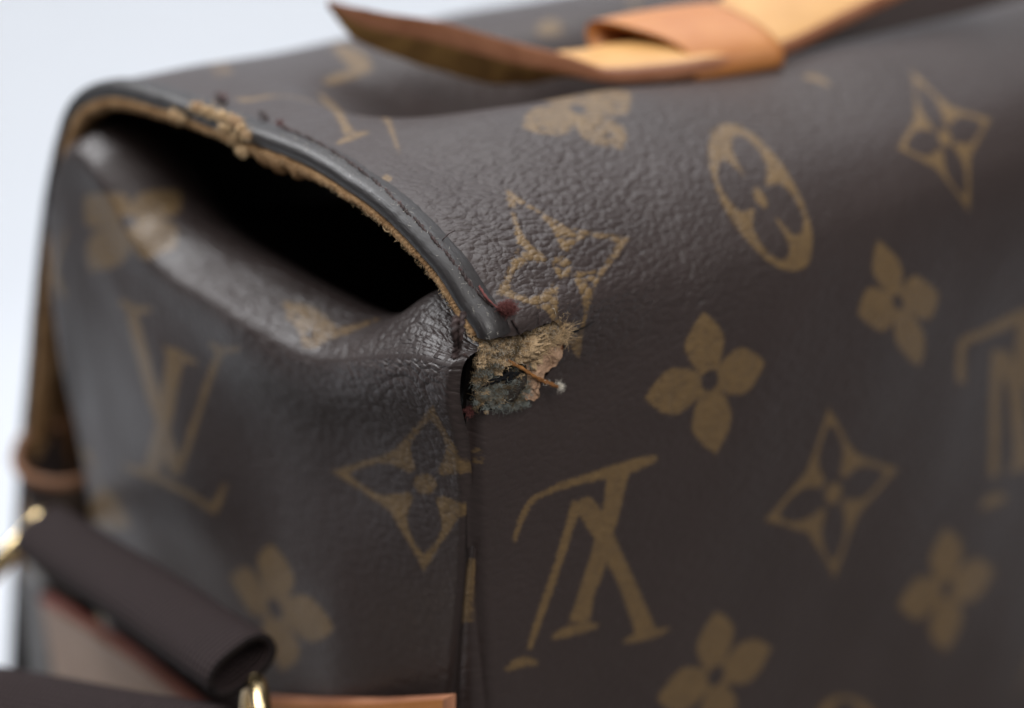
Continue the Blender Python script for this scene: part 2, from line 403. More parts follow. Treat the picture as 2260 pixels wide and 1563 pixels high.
def quad_map(C, R, T_, L_, B_):
    C, R, T_, L_, B_ = [np.array(v, float) for v in (C, R, T_, L_, B_)]
    def f(pts):
        out = []
        for x, y in pts:
            out.append(C + (x * (R - C) if x > 0 else -x * (L_ - C)) + (y * (T_ - C) if y > 0 else -y * (B_ - C)))
        return np.array(out)
    return f
def flower(C, R, T_, L_, B_, w=.30, hole=.14):
    f = quad_map(C, R, T_, L_, B_)
    return [('+', f(petal(k, w))) for k in range(4)] + [('+', f(circle(0, 0, .22))), ('-', f(circle(0, 0, hole)))]
def diamond(C, R, T_, L_, B_):
    f = quad_map(C, R, T_, L_, B_)
    return [('+', f(star()))] + [('-', f(petal(k, .18, .80))) for k in range(4)] + [('-', f(circle(0, 0, .20))), ('+', f(circle(0, 0, .125)))]
def oval(C, h, v):
    C, h, v = [np.array(x, float) for x in (C, h, v)]
    f = lambda pts: np.array([C + x * h + y * v for x, y in pts])
    S = [('+', f(circle(0, 0, 1, 40)))]
    for k in range(4):
        c, s = math.cos(k * math.pi / 2), math.sin(k * math.pi / 2)
        S.append(('-', f([(x * c - y * s, x * s + y * c) for x, y in [(.0, .10), (.2, .19), (.38, .29), (.56, .36), (.73, .29), (.84, .13), (.87, 0), (.84, -.13), (.73, -.29), (.56, -.36), (.38, -.29), (.2, -.19), (0, -.10)]])))
    return S + [('-', f(circle(0, 0, .31))), ('+', f(circle(0, 0, .14)))]
def stroke(pts, off=(0, 0), sc=1.0):
    """variable-width pen stroke -> polygon; pts (x, y, width)"""
    p = catmull([(x, y, w_) for x, y, w_ in pts], max(6, 5 * len(pts)))
    c = p[:, :2]; t = unit(np.gradient(c, axis=0)); n = np.stack([-t[:, 1], t[:, 0]], -1) * p[:, 2:3] / 2
    poly = np.vstack([c + n, (c - n)[::-1]])
    return ('+', poly / sc + np.array(off))
R7 = dict(off=(850, 900), sc=2.357); R4 = dict(off=(0, 550), sc=2.404); R6 = dict(off=(2060, 640), sc=3.005); RT = dict(off=(400, 60), sc=2.0545); RF = dict(off=(560, 600), sc=4.342)
def P_(pts, off, sc): return ('+', np.array(pts, float) / sc + np.array(off))
FRONT = [
    flower((1568, 838), (1690, 800), (1552, 690), (1422, 880), (1580, 1003), .33),
    flower((1983, 668), (2072, 648), (1938, 528), (1893, 694), (2030, 812), .34, .12),
    flower((2090, 1300), (2195, 1262), (2088, 1165), (1982, 1335), (2087, 1440), .34, .13),
    flower((1580, 1492), (1703, 1430), (1580, 1348), (1448, 1545), (1590, 1645), .32),
    oval((1678, 436), (107, 46), (44, 157)),
    diamond((2085, 303), (2188, 262), (2012, 155), (1978, 328), (2140, 470)),
    diamond((1840, 1088), (1984, 1035), (1829, 895), (1685, 1150), (1842, 1278)),
    diamond((1243, 588), (1395, 522), (1112, 412), (1094, 650), (1278, 795)),
    diamond((2330, 1500), (2470, 1430), (2325, 1310), (2178, 1548), (2335, 1690)),
    oval((1872, 1622), (78, 0), (10, 88)),
    [stroke([(672, 695, 26), (705, 590, 32), (760, 490, 34), (860, 430, 38), (1000, 382, 44), (1150, 338, 56), (1270, 305, 62), (1415, 262, 40)], **R7),
     stroke([(1215, 330, 115), (1170, 560, 92), (1110, 780, 92), (1045, 980, 86), (1010, 1120, 110)], **R7),
     stroke([(865, 1195, 26), (960, 1165, 60), (1110, 1130, 30)], **R7),
     stroke([(1030, 470, 60), (1060, 530, 112), (1150, 690, 100), (1250, 900, 92), (1365, 1180, 110)], **R7),
     stroke([(1235, 1218, 24), (1340, 1190, 50), (1482, 1150, 22)], **R7),
     stroke([(1000, 490, 60), (950, 650, 46), (880, 870, 44), (800, 1100, 42), (750, 1255, 30)], **R7),
     stroke([(625, 1365, 30), (720, 1320, 56), (795, 1330, 30)], **R7)],
    [stroke([(185, 620, 58), (180, 460, 56), (200, 350, 62), (330, 292, 62), (480, 222, 80), (640, 150, 80), (760, 100, 70)], **R6),
     stroke([(430, 400, 90), (410, 700, 66), (405, 1000, 62), (400, 1240, 60)], **R6),
     stroke([(460, 410, 80), (540, 650, 96), (570, 900, 96), (590, 1170, 100)], **R6),
     stroke([(620, 170, 110), (600, 400, 110), (600, 650, 100)], **R6),
     stroke([(320, 1450, 40), (400, 1390, 80), (475, 1375, 50)], **R6), stroke([(500, 1200, 40), (600, 1160, 60), (700, 1120, 40)], **R6)],
    flower((1276, 240), (1392, 205), (1190, 168), (1153, 285), (1376, 330), .36, .12),
    [stroke([(290, 335, 30), (420, 325, 9), (560, 320, 9), (690, 332, 14)], **RT), stroke([(690, 335, 60), (725, 410, 40), (760, 480, 46)], **RT),
     stroke([(705, 528, 14), (775, 498, 34), (850, 474, 14)], **RT), P_([(815, 415), (850, 395), (868, 350), (880, 335), (1005, 362), (900, 400)], **RT),
     P_([(1165, 375), (1200, 352), (1340, 330), (1240, 372)], **RT), P_([(900, 690), (930, 665), (965, 690), (940, 705)], **RT)],
    [stroke([(1775, 168, 10), (1805, 174, 14), (1830, 188, 8)])],
    [P_([(1044, 990), (1062, 992), (1060, 1000), (1044, 1003)], (0, 0), 1), P_([(1046, 1010), (1068, 1012), (1066, 1018), (1046, 1020)], (0, 0), 1)],
]
BACK = [
    [stroke([(735, 100, 10), (765, 118, 34), (800, 142, 40), (818, 156, 12)])], [stroke([(455, 132, 16), (475, 128, 22), (490, 124, 14)])],
    [stroke([(715, 182, 10), (760, 168, 22), (800, 160, 10)])], [stroke([(1185, 70, 16), (1215, 60, 36), (1240, 66, 16)])], [stroke([(1390, 2, 16), (1410, 6, 22)])],
]
SIDE = [
    diamond((938, 1068), (1150, 1085), (955, 893), (727, 1040), (935, 1264)),
    flower((603, 1345), (738, 1385), (600, 1200), (508, 1275), (622, 1482), .36, .15),
    flower((283, 487), (384, 550), (398, 420), (188, 430), (198, 600), .40, .14),
    [P_([(290, 290), (420, 280), (520, 310), (640, 380), (740, 480), (790, 545), (900, 520), (1190, 440), (1215, 462), (900, 605), (720, 650), (590, 745), (480, 720), (430, 560), (330, 430)], **RF)],
    [stroke([(700, 340, 50), (730, 470, 62), (790, 690, 66), (850, 900, 66), (940, 1190, 70)], **R4), stroke([(640, 275, 26), (715, 320, 46), (800, 322, 20)], **R4),
     stroke([(1178, 530, 50), (1110, 690, 40), (1040, 900, 38), (975, 1100, 40), (945, 1200, 40)], **R4), stroke([(1110, 500, 20), (1180, 535, 44), (1275, 530, 20)], **R4),
     stroke([(930, 560, 100), (905, 720, 88), (860, 950, 88), (805, 1180, 96)], **R4), stroke([(865, 520, 20), (940, 560, 56), (1045, 605, 24)], **R4),
     stroke([(655, 1150, 24), (790, 1195, 52), (930, 1262, 40), (1060, 1335, 38), (1130, 1385, 44)], **R4), stroke([(1125, 1400, 52), (1160, 1330, 40), (1195, 1245, 34)], **R4)],
    [P_([(425, 1030), (480, 1080), (520, 1250), (600, 1300), (660, 1390), (695, 1478), (600, 1490), (480, 1400), (400, 1350), (395, 1100)], **R4)],
    [P_([(240, 40), (300, 100), (350, 250), (330, 260), (270, 130)], **R4)],
]
def to_st(poly, PX, ST, ok):
    """photo outline -> (s, t) coordinates on the gridded surface"""
    nr, nc = PX.shape[:2]; out = []
    flat = np.where(ok, 0, 1e9)
    for p in poly:
        d = ((PX - p) ** 2).sum(-1) + flat; k = int(np.argmin(d)); i, j = divmod(k, nc); i = min(max(i, 1), nr - 2); j = min(max(j, 1), nc - 2)
        Ji = (PX[i + 1, j] - PX[i - 1, j]); Jj = (PX[i, j + 1] - PX[i, j - 1]); J = np.stack([Ji, Jj], 1)
        try: s = np.linalg.solve(J, p - PX[i, j])
        except np.linalg.LinAlgError: s = np.zeros(2)
        s = np.clip(s, -12, 12)
        out.append(ST[i, j] + s[0] * (ST[i + 1, j] - ST[i - 1, j]) + s[1] * (ST[i, j + 1] - ST[i, j - 1]))
    return np.array(out)
def ink_field(groups, PX, ST, ok, field):
    F = ST.reshape(-1, 2)
    for g in groups:
        st = [(s, to_st(p, PX, ST, ok)) for s, p in g]
        allp = np.vstack([p for s, p in st if s == '+']); lo, hi = allp.min(0) - .25, allp.max(0) + .25
        sel = np.where(((F >= lo) & (F <= hi)).all(1))[0]
        if not len(sel): continue
        P = F[sel]; acc = np.full(len(P), -1.0)
        for s, p in st:
            v = poly_sdf(P, p); acc = np.maximum(acc, v) if s == '+' else np.minimum(acc, -v)
        field[sel] = np.maximum(field[sel], acc)
    return field
ST = np.stack([UU, TT], -1)
ink = np.full(TT.size, -.3)
A_all, _ = prof_at(TT)
okf = (TT < t_c + 6.3) & (SPX[..., 1] > -50)
ic = int(np.argmin(np.abs(tt - t_c - 1.0)))
front_ok = np.zeros(TT.shape, bool)
iw = int(np.argmin(np.abs(tt - t_c - 6.3)))
for j_ in range(len(uu)):
    k_ = ic + int(np.argmin(SPX[ic:iw, j_, 1])); front_ok[:k_ + 1, j_] = True
ink = ink_field(FRONT, SPX, ST, front_ok, ink)
back_ok = (TT > t_c + 7.5) & (TT < t_c + 12)
ink = ink_field(BACK, SPX, ST, back_ok, ink)
ink = np.clip(ink, -.3, .3)
gx, gy = SPX[..., 0], SPX[..., 1]
grain = .16 + .95 * np.exp(-(((gx - 1180) / 260) ** 2 + ((gy - 520) / 210) ** 2)) + .35 * np.exp(-(((gx - 1450) / 330) ** 2 + ((gy - 420) / 260) ** 2)) + .25 * np.exp(-(((gx - 1150) / 200) ** 2 + ((gy - 330) / 120) ** 2))
grain = grain * (1 - .7 * smooth(UU, .7, .2))
faces = grid_faces(len(tt), len(uu))
# torn hole at the corner
hole_px = np.array([(1020, 872), (1062, 905), (1120, 900), (1175, 876), (1200, 838), (1240, 785), (1250, 742), (1222, 706), (1190, 722), (1150, 738), (1110, 746), (1075, 712), (1010, 700)], float)
hole = to_st(hole_px, SPX, ST, front_ok)
cent = ST.reshape(-1, 2)[faces].mean(1)
jit = np.array([nz((c[0], c[1], 0), 6.0) for c in cent[(np.abs(cent[:, 1] - t_c) < 2.5)]])
jit2 = np.array([nz((c[0], c[1], 5), 17.0) for c in cent[(np.abs(cent[:, 1] - t_c) < 2.5)]])
keep = np.ones(len(faces), bool); selh = np.where(np.abs(cent[:, 1] - t_c) < 2.5)[0]
keep[selh] = poly_sdf(cent[selh], hole) + .05 * jit + .04 * jit2 < 0
inc_k = np.zeros(TT.size, bool); inc_k[faces[keep].ravel()] = True; inc_r = np.zeros(TT.size, bool); inc_r[faces[~keep].ravel()] = True
hc = np.vstack([hole, hole[:1]]); hd = np.concatenate([hc[i] + (hc[i + 1] - hc[i]) * np.linspace(0, 1, 60, endpoint=False)[:, None] for i in range(len(hole))])
hd = hd + np.array([[.030 * nz((x, y, 1), 9) + .02 * nz((x, y, 2), 26), .035 * nz((x, y, 3), 9) + .02 * nz((x, y, 4), 26)] for x, y in hd])
SF = SP.reshape(-1, 3).copy(); STf = ST.reshape(-1, 2)
for v_ in np.where(inc_k & inc_r)[0]:
    d_ = ((hd - STf[v_]) ** 2).sum(1); q_ = hd[int(np.argmin(d_))]
    if d_.min() < .012: SF[v_] = sheet(q_[1], max(q_[0], 0))
sheet_o = link('canvas_shell', SF, faces[keep], M['canvas'], ROOT, attrs=dict(ink=ink, grain=grain.ravel()), uv=ST.reshape(-1, 2))
sheet_o['label'] = 'monogram canvas wrapping front, top and back'
# lining a little inside the shell
tl = tt[::6]; ul = np.concatenate([[.02], uu[16::12]])
TL, UL = np.meshgrid(tl, ul, indexing='ij'); SL = sheet(TL, UL)
nrm = unit(np.cross(np.gradient(SL, axis=0), np.gradient(SL, axis=1)))
cin = B(0, 7, -6)
if (nrm[20, 10] @ LV) < 0: nrm = -nrm
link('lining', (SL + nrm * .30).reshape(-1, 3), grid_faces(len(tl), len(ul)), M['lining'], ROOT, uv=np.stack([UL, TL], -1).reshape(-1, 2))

# ---- side panel (gusset) --------------------------------------------------------
CREST = [(1040, 775), (1000, 800), (920, 783), (820, 787), (740, 797), (690, 797), (640, 772), (560, 722), (470, 668), (400, 628), (335, 580), (285, 520), (245, 450), (205, 380), (165, 335), (130, 345), (112, 410), (105, 480)]
cre = np.array([bag(at_u(x, y, -.25))[1:] for x, y in CREST])
cre = cre[np.argsort(cre[:, 0])]
A_END = 13.2
def crest_b(a):
    return np.interp(a, cre[:, 0], cre[:, 1])
aa = np.concatenate([np.linspace(0, .3, 16)[:-1], np.linspace(.3, 12.6, 330), np.linspace(12.6, 13.9, 26)[1:]])
kern = np.exp(-np.linspace(-3.2, 3.2, 25) ** 2); kern /= kern.sum()
cb = crest_b(aa); cbp = np.concatenate([np.full(12, cb[0]), cb, np.full(12, cb[-1])]); cb = np.convolve(cbp, kern, 'valid')
ww = np.concatenate([np.linspace(-28, -9, 14)[:-1], np.linspace(-9, 0, 250)[:-1], np.linspace(0, 1.0, 130) ** 1.6])   # <0 below the crest (cm); 0..1 over it and in
NR, NC = len(ww), len(aa)
GP = np.empty((NR, NC, 3)); GST = np.empty((NR, NC, 2))
def side_left(b):               # where the side panel starts at the seam
    px = [(1042, 700), (1038, 900), (1029, 1050), (1024, 1200), (1017, 1320), (1004, 1460), (992, 1600)]
    v = np.array([bag(at_u(x, y, 0))[1:] for x, y in px]); o = np.argsort(v[:, 1]); return np.interp(b, v[o, 1], v[o, 0])
inner = np.array([(0, 0), (.25, .20), (.6, .37), (1.0, .44), (1.45, .36), (1.9, .0), (2.2, -1.3), (3.6, -1.9), (5.5, -2.2), (8.5, -2.4)])
inner = catmull(inner, 200)
for r, wv_ in enumerate(ww):
    if wv_ <= 0:
        frac = smooth(-wv_, 0, 1.0)
        b = cb + wv_ * (1 if wv_ > -9 else 1)
        far_ = smooth(aa, 4.5, 8.5)
        u = -.25 * (1 - smooth(-wv_, .0, 2.6)) - .12 * np.exp(-((-wv_ - .55) / .5) ** 2) * (1 - far_) - .30 * far_ * np.exp(-((-wv_ - 2.4) / 2.2) ** 2) * smooth(-wv_, 0, 2.0)
        u = np.full(NC, u)
        tv = wv_
    else:
        q_ = inner[int(round(wv_ * 199))]
        du, db = q_
        near = np.exp(-((aa - 1.5) / .75) ** 2); db = db * smooth(aa, -.9, 1.6)
        dip = smooth(aa, 2, 5)
        b = cb + db + near * .40 * math.sin(min(du / 1.1, 1) * math.pi / 2) * (1 - smooth(du, 1.2, 3.2))
        u = np.full(NC, -.25 + du) 
        tv = 1.4 * du if du < 1 else 1.4 + (du - 1)
    # belly and soft waves, fading to the seam
    s = smooth(aa, 0, 3) * (1 - smooth(aa, 11, 13.5))
    u = u - .35 * s * smooth(-b, 1, 6) + .05 * np.sin(aa * .8 + b * .4) * s + .02 * np.sin(aa * 1.7 - b * .9 + 1.0) * s
    # rounded corner towards the back panel
    u = u + 1.1 * smooth(aa, 12.5, 14.2) ** 1.3 * (1 if wv_ <= 0 else 1 - min(1, wv_ * 2))
    # turn in at the seam
    u = u + .14 * np.exp(-(aa / .07) ** 2)
    sl = side_left(b)
    GP[r] = B(u, sl + aa * (1 - sl / 13.9), b); GST[r, :, 0] = aa; GST[r, :, 1] = b * 0 + tv + (cb if wv_ <= 0 else cb)
kc = int(np.argmin(np.abs(ww))); lo_, hi_ = kc - 70, kc + 45
wt = np.zeros(NR); wt[lo_:hi_] = np.sin(np.linspace(0, math.pi, hi_ - lo_)) ** .7; wt = wt[1:-1, None, None]
for _ in range(55): GP[1:-1] += wt * .5 * ((GP[:-2] + GP[2:]) * .5 - GP[1:-1])
for r in range(lo_ + 45, min(hi_ + 10, NR)):      # crumpled dents round the fold
    amp = .045 * float(smooth(r, lo_ + 45, lo_ + 80)) * (1 - float(smooth(r, hi_ - 25, hi_ + 10)))
    for c in range(NC):
        k_ = amp * float(smooth(aa[c], .5, 2.0)) * (1 - .6 * float(smooth(aa[c], 9, 12)))
        if k_ > 1e-4:
            x_, y_ = float(GST[r, c, 0]), float(GST[r, c, 1])
            n_ = mnoise.noise(Vector((x_ * .8, y_ * 1.2 + x_ * .4, 4.2))) + .2 * mnoise.noise(Vector((x_ * 2.6, y_ * 3.4, 9.1)))
            GP[r, c] += (ZV * .6 - HV) * (k_ * n_)
GPX = proj(GP)
okg = np.repeat((ww < .13)[:, None], NC, 1)
ink2 = np.full(NR * NC, -.3)
SIDE_IN = [SIDE[3]]
ink2 = ink_field([g for k, g in enumerate(SIDE)], GPX, GST, okg, ink2)
ink2 = np.clip(ink2, -.3, .3)
gx, gy = GPX[..., 0], GPX[..., 1]
grain2 = .14 + .95 * np.exp(-(((gx - 880) / 200) ** 2 + ((gy - 750) / 110) ** 2)) + .75 * np.exp(-(((gx - 560) / 190) ** 2 + ((gy - 650) / 110) ** 2)) + .2 * np.exp(-(((gx - 1000) / 120) ** 2 + ((gy - 950) / 200) ** 2))
side_o = link('side_panel', GP.reshape(-1, 3), grid_faces(NR, NC, flip=True), M['canvas'], ROOT, attrs=dict(ink=ink2, grain=grain2.ravel()), uv=GST.reshape(-1, 2))
# added dark panel that keeps light out of the pocket under the flap
e = []
for b in (-3.5, .3):
    for a in (-.2, 11.8): e.append(B(7.8, max(a, 1.2), b))
link('added_light_block', np.array(e), [(0, 1, 3, 2)], M['lining'], ROOT, flat=True)

# added dark strip that blocks the bright backdrop behind the open corner seam
tp = [B(u, a, b) for b in (-31.5, -1.2) for u, a in ((.32, 1.3), (.34, .45), (.9, .40), (1.6, .42), (1.6, .52), (.9, .50), (.42, .55), (.40, 1.3))]
link('added_seam_blocker', np.array(tp), [(j, (j + 1) % 8, (j + 1) % 8 + 8, j + 8) for j in range(8)], M['lining'], ROOT, flat=True)

# ---- narrow welt between the two panels where the seam opens ---------------------
rows = []
for y in np.linspace(1205, 1640, 30):
    xl = np.interp(y, [1205, 1240, 1320, 1460, 1640], [1038, 1030, 1014, 1000, 985]) - 14; xr = np.interp(y, [1205, 1320, 1460, 1640], [1050, 1055, 1064, 1072]) + 12
    pl, pm, prr = at_u(xl, y, .30), at_u((xl + xr) / 2 + 6, y, .06), at_u(xr, y, .34)
    rows.append(catmull([pl, pm * .5 + pl * .5 - HV * .04, pm, pm * .5 + prr * .5 - HV * .04, prr], 12))
rows = np.array(rows)
wst = np.stack(np.meshgrid(np.linspace(0, 4, 30), np.linspace(0, .5, 12), indexing='ij'), -1)[..., ::-1]
wi = np.where((wst[..., 1] > .25) & (wst[..., 1] < 1.6), .12 - np.abs(wst[..., 0] - .27) * .9, -.3)
link('welt', rows.reshape(-1, 3), grid_faces(30, 12), M['canvas'], ROOT, attrs=dict(ink=wi.ravel(), grain=np.full(360, .1)), uv=wst.reshape(-1, 2))

# ---- rolled edge of the flap ------------------------------------------------------
def edge_t(px, py):      # arc length on the profile nearest to a photo point
    p = bag(at_u(px, py, .12)); k = int(np.argmin((prof_d[:, 0] - p[1]) ** 2 + (prof_d[:, 1] - p[2]) ** 2)); return T_all[k]
t_end = edge_t(1088, 742)
def frame_at(t):
    P0 = sheet(t, .25); dT = unit(sheet(t + .02, .25) - sheet(t - .02, .25)); dU = unit(sheet(t, .6) - sheet(t, .2))
    n = unit(np.cross(dU, dT)); n = n if True else -n
    out = B(0, 7, -4)
    if np.dot(n, out - P0) > 0: n = -n
    return P0, dT, dU, n
def edge_point(t, x, y):
    """x: towards the middle of the bag, y: outwards, measured from the rolled edge"""
    P0, dT, dU, n = frame_at(t)
    E0 = sheet(t, 0.0)
    return E0 + dU * x + n * y
sec = [(.40, -.05), (.35, -.01), (.32, .015), (.29, .025), (.22, .04), (.12, .06), (.02, .058), (-.06, .035), (-.115, -.02), (-.135, -.09), (-.12, -.165), (-.08, -.225), (0, -.25), (.10, -.20), (.3, -.12), (.50, -.08)]
sec = catmull(sec, 34)
ts = np.arange(t_end - .02, t1 + 6, .045)
rings = []
for t in ts:
    P0, dT, dU, n = frame_at(t); E0 = sheet(t, 0.0)
    w1 = .014 * mnoise.noise(Vector((t * 2.1, 0, 3))) + .007 * mnoise.noise(Vector((t * 9, 0, 5)))
    near = smooth(t, t_end + .0, t_end + .5)
    k = 1.0
    rings.append(E0 + np.outer(sec[:, 0] * k, dU) + np.outer(sec[:, 1] * k + w1, n))
eb = loft('rolled_edge', np.array(rings), M['edge'], ROOT, closed=False, caps=False)
# raw leather layer under the rolled edge, ragged
secr = [(.10, -.19), (-.02, -.235), (-.085, -.25), (-.10, -.30), (-.07, -.36), (0, -.38), (.2, -.36), (.5, -.3)]
secr = catmull(secr, 22)
rings = []
t_wide0, t_wide1 = edge_t(760, 374), edge_t(520, 275)
for t in np.arange(t_end - .05, t1 - 6, .03):
    P0, dT, dU, n = frame_at(t); E0 = sheet(t, 0.0)
    wide = math.exp(-((t - (t_wide0 + t_wide1) / 2 - .2) / .9) ** 2)
    far = float(smooth(t, t_wide1, t_wide1 + 3))
    k = 1 + 1.1 * wide + .55 * far
    rg = .045 * mnoise.noise(Vector((t * 3, 1, 3))) + .035 * mnoise.noise(Vector((t * 11, 4, 5))) + .02 * mnoise.noise(Vector((t * 27, 4, 5)))
    rg *= 1 + 1.8 * wide
    yy = np.where(sec[:22, 0] * 0 + secr[:, 1] < -.25, -.25 + (secr[:, 1] + .25) * k * 1.1 + rg, secr[:, 1])
    rings.append(E0 + np.outer(secr[:, 0], dU) + np.outer(yy, n))
raw_o = loft('raw_leather_layer', np.array(rings), M['raw'], ROOT, closed=False, caps=False)

# ---- fibres -------------------------------------------------------------------------
class Fibres:
    def __init__(s): s.V = []; s.F = []; s.n = 0
    def add(s, p, d, length, r=.004, curl=.5, seg=6, sag=0.0):
        p = np.array(p, float); d = unit(np.array(d, float)); pts = [p.copy()]; ax = rng.normal(size=3)
        for k in range(seg):
            ax = ax * .8 + rng.normal(size=3) * .5
            d = unit(d + curl * np.cross(ax, d) / seg * 2.2 + np.array([0, 0, -sag / seg]))
            p = p + d * length / seg; pts.append(p.copy())
        pts = np.array(pts); rad = r * np.linspace(1, .35, seg + 1)
        T, Nn, Bn = frames(pts, rng.normal(size=3))
        th = np.array([0, 2.09, 4.19])
        R = pts[:, None] + rad[:, None, None] * (np.cos(th)[None, :, None] * Nn[:, None] + np.sin(th)[None, :, None] * Bn[:, None])
        s.V.append(R.reshape(-1, 3)); s.F.append(grid_faces(seg + 1, 3, wrap=True) + s.n); s.n += R.shape[0] * 3
    def build(s, name, mat, parent=None):
        return link(name, np.vstack(s.V), np.vstack(s.F), mat, parent or ROOT, kind='stuff')
def clump(F, c, rad, n, length=.12, r=.004, curl=1.0, flat=(1, 1, 1), bias=None):
    for _ in range(n):
        d = unit(rng.normal(size=3)) * np.array(flat); p = np.asarray(c) + d * rad * rng.uniform(.3, 1.0)
        dd = d + rng.normal(size=3) * .7 + (0 if bias is None else np.asarray(bias))
        F.add(p, dd, length * rng.uniform(.5, 1.5), r * rng.uniform(.6, 1.3), curl)
def blob(name, c, rads, mat, seed, parent=None, rough=.5, rot=0.0, sub=22):
    V = []; n, m = sub, sub * 2
    for i in range(n + 1):
        for j in range(m):
            th, ph = math.pi * i / n, 2 * math.pi * j / m
            d = np.array([math.sin(th) * math.cos(ph), math.sin(th) * math.sin(ph), math.cos(th)])
            k = 1 + rough * nz(d, 1.8, seed) + rough * .6 * nz(d, 4.5, seed + 3) + rough * .35 * nz(d, 11, seed + 9)
            v = d * k
            v = v[0] * rads[0] * RX * 1.0 + v[2] * rads[1] * UP + v[1] * rads[2] * FW
            cr, sr = math.cos(rot), math.sin(rot); x, y = v @ RX, v @ UP
            v = v + (x * cr - y * sr - x) * RX + (x * sr + y * cr - y) * UP
            V.append(np.asarray(c) + v)
    return link(name, np.array(V), grid_faces(n + 1, m, wrap=True), mat, parent or ROOT)

fz = Fibres()                       # fuzz of the raw leather edge
for k in range(1300):
    t = rng.uniform(t_end, t_end + 7.5); P0, dT, dU, n = frame_at(t); E0 = sheet(t, 0.0)
    fz.add(E0 + dU * rng.uniform(-.11, -.03) + n * rng.uniform(-.36, -.27), -n * .8 - dU * .7 + dT * rng.normal() * .5, rng.uniform(.02, .065), .0026, .6, 4)
fz.add(edge_point(edge_t(880, 470), -.08, -.33), -UP * .6 - RX * .8, .17, .009, .5)
fz.build('edge_fuzz', M['cream'])
fp = Fibres()                       # pale lint caught on the painted edge
for k in range(120):
    t = rng.uniform(t_end, t_end + 5.5); P0, dT, dU, n = frame_at(t); E0 = sheet(t, 0.0); x = rng.uniform(-.11, .14)
    fp.add(E0 + dU * x + n * (.066 if x > 0 else .06 - x * x * 5), n * .15 + dT * rng.normal() + dU * rng.normal(), rng.uniform(.03, .08), .0016, .8, 4)
fp.build('edge_lint', M['white'])

# ---- stitches along the flap edge -------------------------------------------------------
def on_sheet(px, py, lift=0.0, ok=front_ok):
    s = to_st([np.array([px, py], float)], SPX, ST, ok)[0]
    P0 = sheet(s[1], s[0]); dT = sheet(s[1] + .02, s[0]) - sheet(s[1] - .02, s[0]); dU = sheet(s[1], s[0] + .02) - sheet(s[1], s[0] - .02)
    n = unit(np.cross(dU, dT)); n = n if np.dot(n, CAMP - P0) > 0 else -n
    return P0 + n * lift
SW = [(622, 286), (700, 322), (770, 366), (830, 411), (880, 458), (930, 508), (980, 563), (1015, 606), (1052, 652), (1088, 682)]
spts = [on_sheet(x, y, .055) for x, y in SW]
line = catmull(spts, 400); Ls = np.concatenate([[0], np.cumsum(np.linalg.norm(np.diff(line, axis=0), axis=1))])
nst = 15
for k in range(nst):
    s0, s1 = Ls[-1] * (k + .02) / nst, Ls[-1] * (k + 1.02) / nst
    s = np.linspace(s0, s1, 14); P = np.stack([np.interp(s, Ls, line[:, i]) for i in range(3)], -1)
    arch = np.sin(np.linspace(0, math.pi, 14)) ** .5
    nn_ = unit(CAMP - P[7]); side = unit(np.cross(P[-1] - P[0], nn_))
    P = P + (arch * .028 - .02)[:, None] * nn_ + (np.linspace(-1, 1, 14) * .018)[:, None] * side
    rad = .030 * np.clip(np.sin(np.linspace(.08, math.pi - .08, 14)) ** .3, .3, 1) * random.uniform(.8, 1.15)
    loft('stitch', tube_rings(P, rad, 12, nn_, twist=34, lobes=2, depth=.28), M['thread'], ROOT)
for (x0, y0, x1, y1) in [(446, 212, 486, 236), (478, 226, 496, 240), (574, 256, 590, 270)]:
    a_, b_ = on_sheet(x0, y0, .05), on_sheet(x1, y1, .06); P = catmull([a_, (a_ + b_) / 2 + ZV * .03, b_], 10)
    loft('stitch', tube_rings(P, .03, 10, ZV, twist=34, lobes=2), M['thread'], ROOT)
fr = Fibres()
clump(fr, on_sheet(618, 280, .06), .04, 60, .08, .003); clump(fr, on_sheet(490, 230, .06), .06, 90, .1, .003)
for k in range(260):
    s = rng.uniform(0, Ls[-1]); p = np.array([np.interp(s, Ls, line[:, i]) for i in range(3)])
    fr.add(p + rng.normal(size=3) * .012, rng.normal(size=3), rng.uniform(.03, .09), .0025, .8, 4)
RC = on_sheet(1112, 688, .10)
clump(fr, RC - UP * .01, .115, 900, .10, .0028, 1.6, (1.15, .8, .8))
clump(fr, at_u(1036, 908, -.05), .06, 240, .08, .0026, 2.0)
fr.build('red_thread_fuzz', M['red'])
blob('thread_ball', on_sheet(1115, 690, .07), (.10, .06, .05), M['red'], 3, rough=.6)
# loose thread ends
def thread(name, pts, r, mat, parent=None, twist=30, lobes=2, taper=True):
    P = catmull(pts, 40); rad = r * (np.clip(np.linspace(1.3, .55, 40), 0, 1) if taper else np.ones(40))
    return loft(name, tube_rings(P, rad, 10, twist=twist, lobes=lobes), mat, parent or ROOT)
thread('loose_thread', [on_sheet(1052, 640, .09), on_sheet(1068, 668, .11), on_sheet(1092, 690, .10)], .018, M['red'])
thread('loose_thread', [on_sheet(975, 535, .05), on_sheet(985, 531, .12), on_sheet(997, 528, .16)], .010, M['thread'])
thread('loose_thread', [on_sheet(1128, 708, .03), on_sheet(1138, 722, .03), on_sheet(1146, 738, .02)], .018, M['thread'])
thread('loose_thread', [on_sheet(1184, 722, .03), on_sheet(1186, 704, .05), on_sheet(1182, 686, .05)], .008, M['thread'])
thread('loose_thread', [at_u(1008, 700, -.3), at_u(1002, 730, -.42), at_u(1006, 765, -.36), at_u(998, 790, -.40)], .055, M['thread'])
thread('loose_thread', [at_u(1024, 690, -.2), at_u(1016, 735, -.36), at_u(1013, 770, -.33), at_u(1000, 792, -.42)], .045, M['thread'])
thread('loose_thread', [at_u(1000, 792, -.40), at_u(1018, 784, -.34), at_u(1034, 790, -.1)], .022, M['thread'])

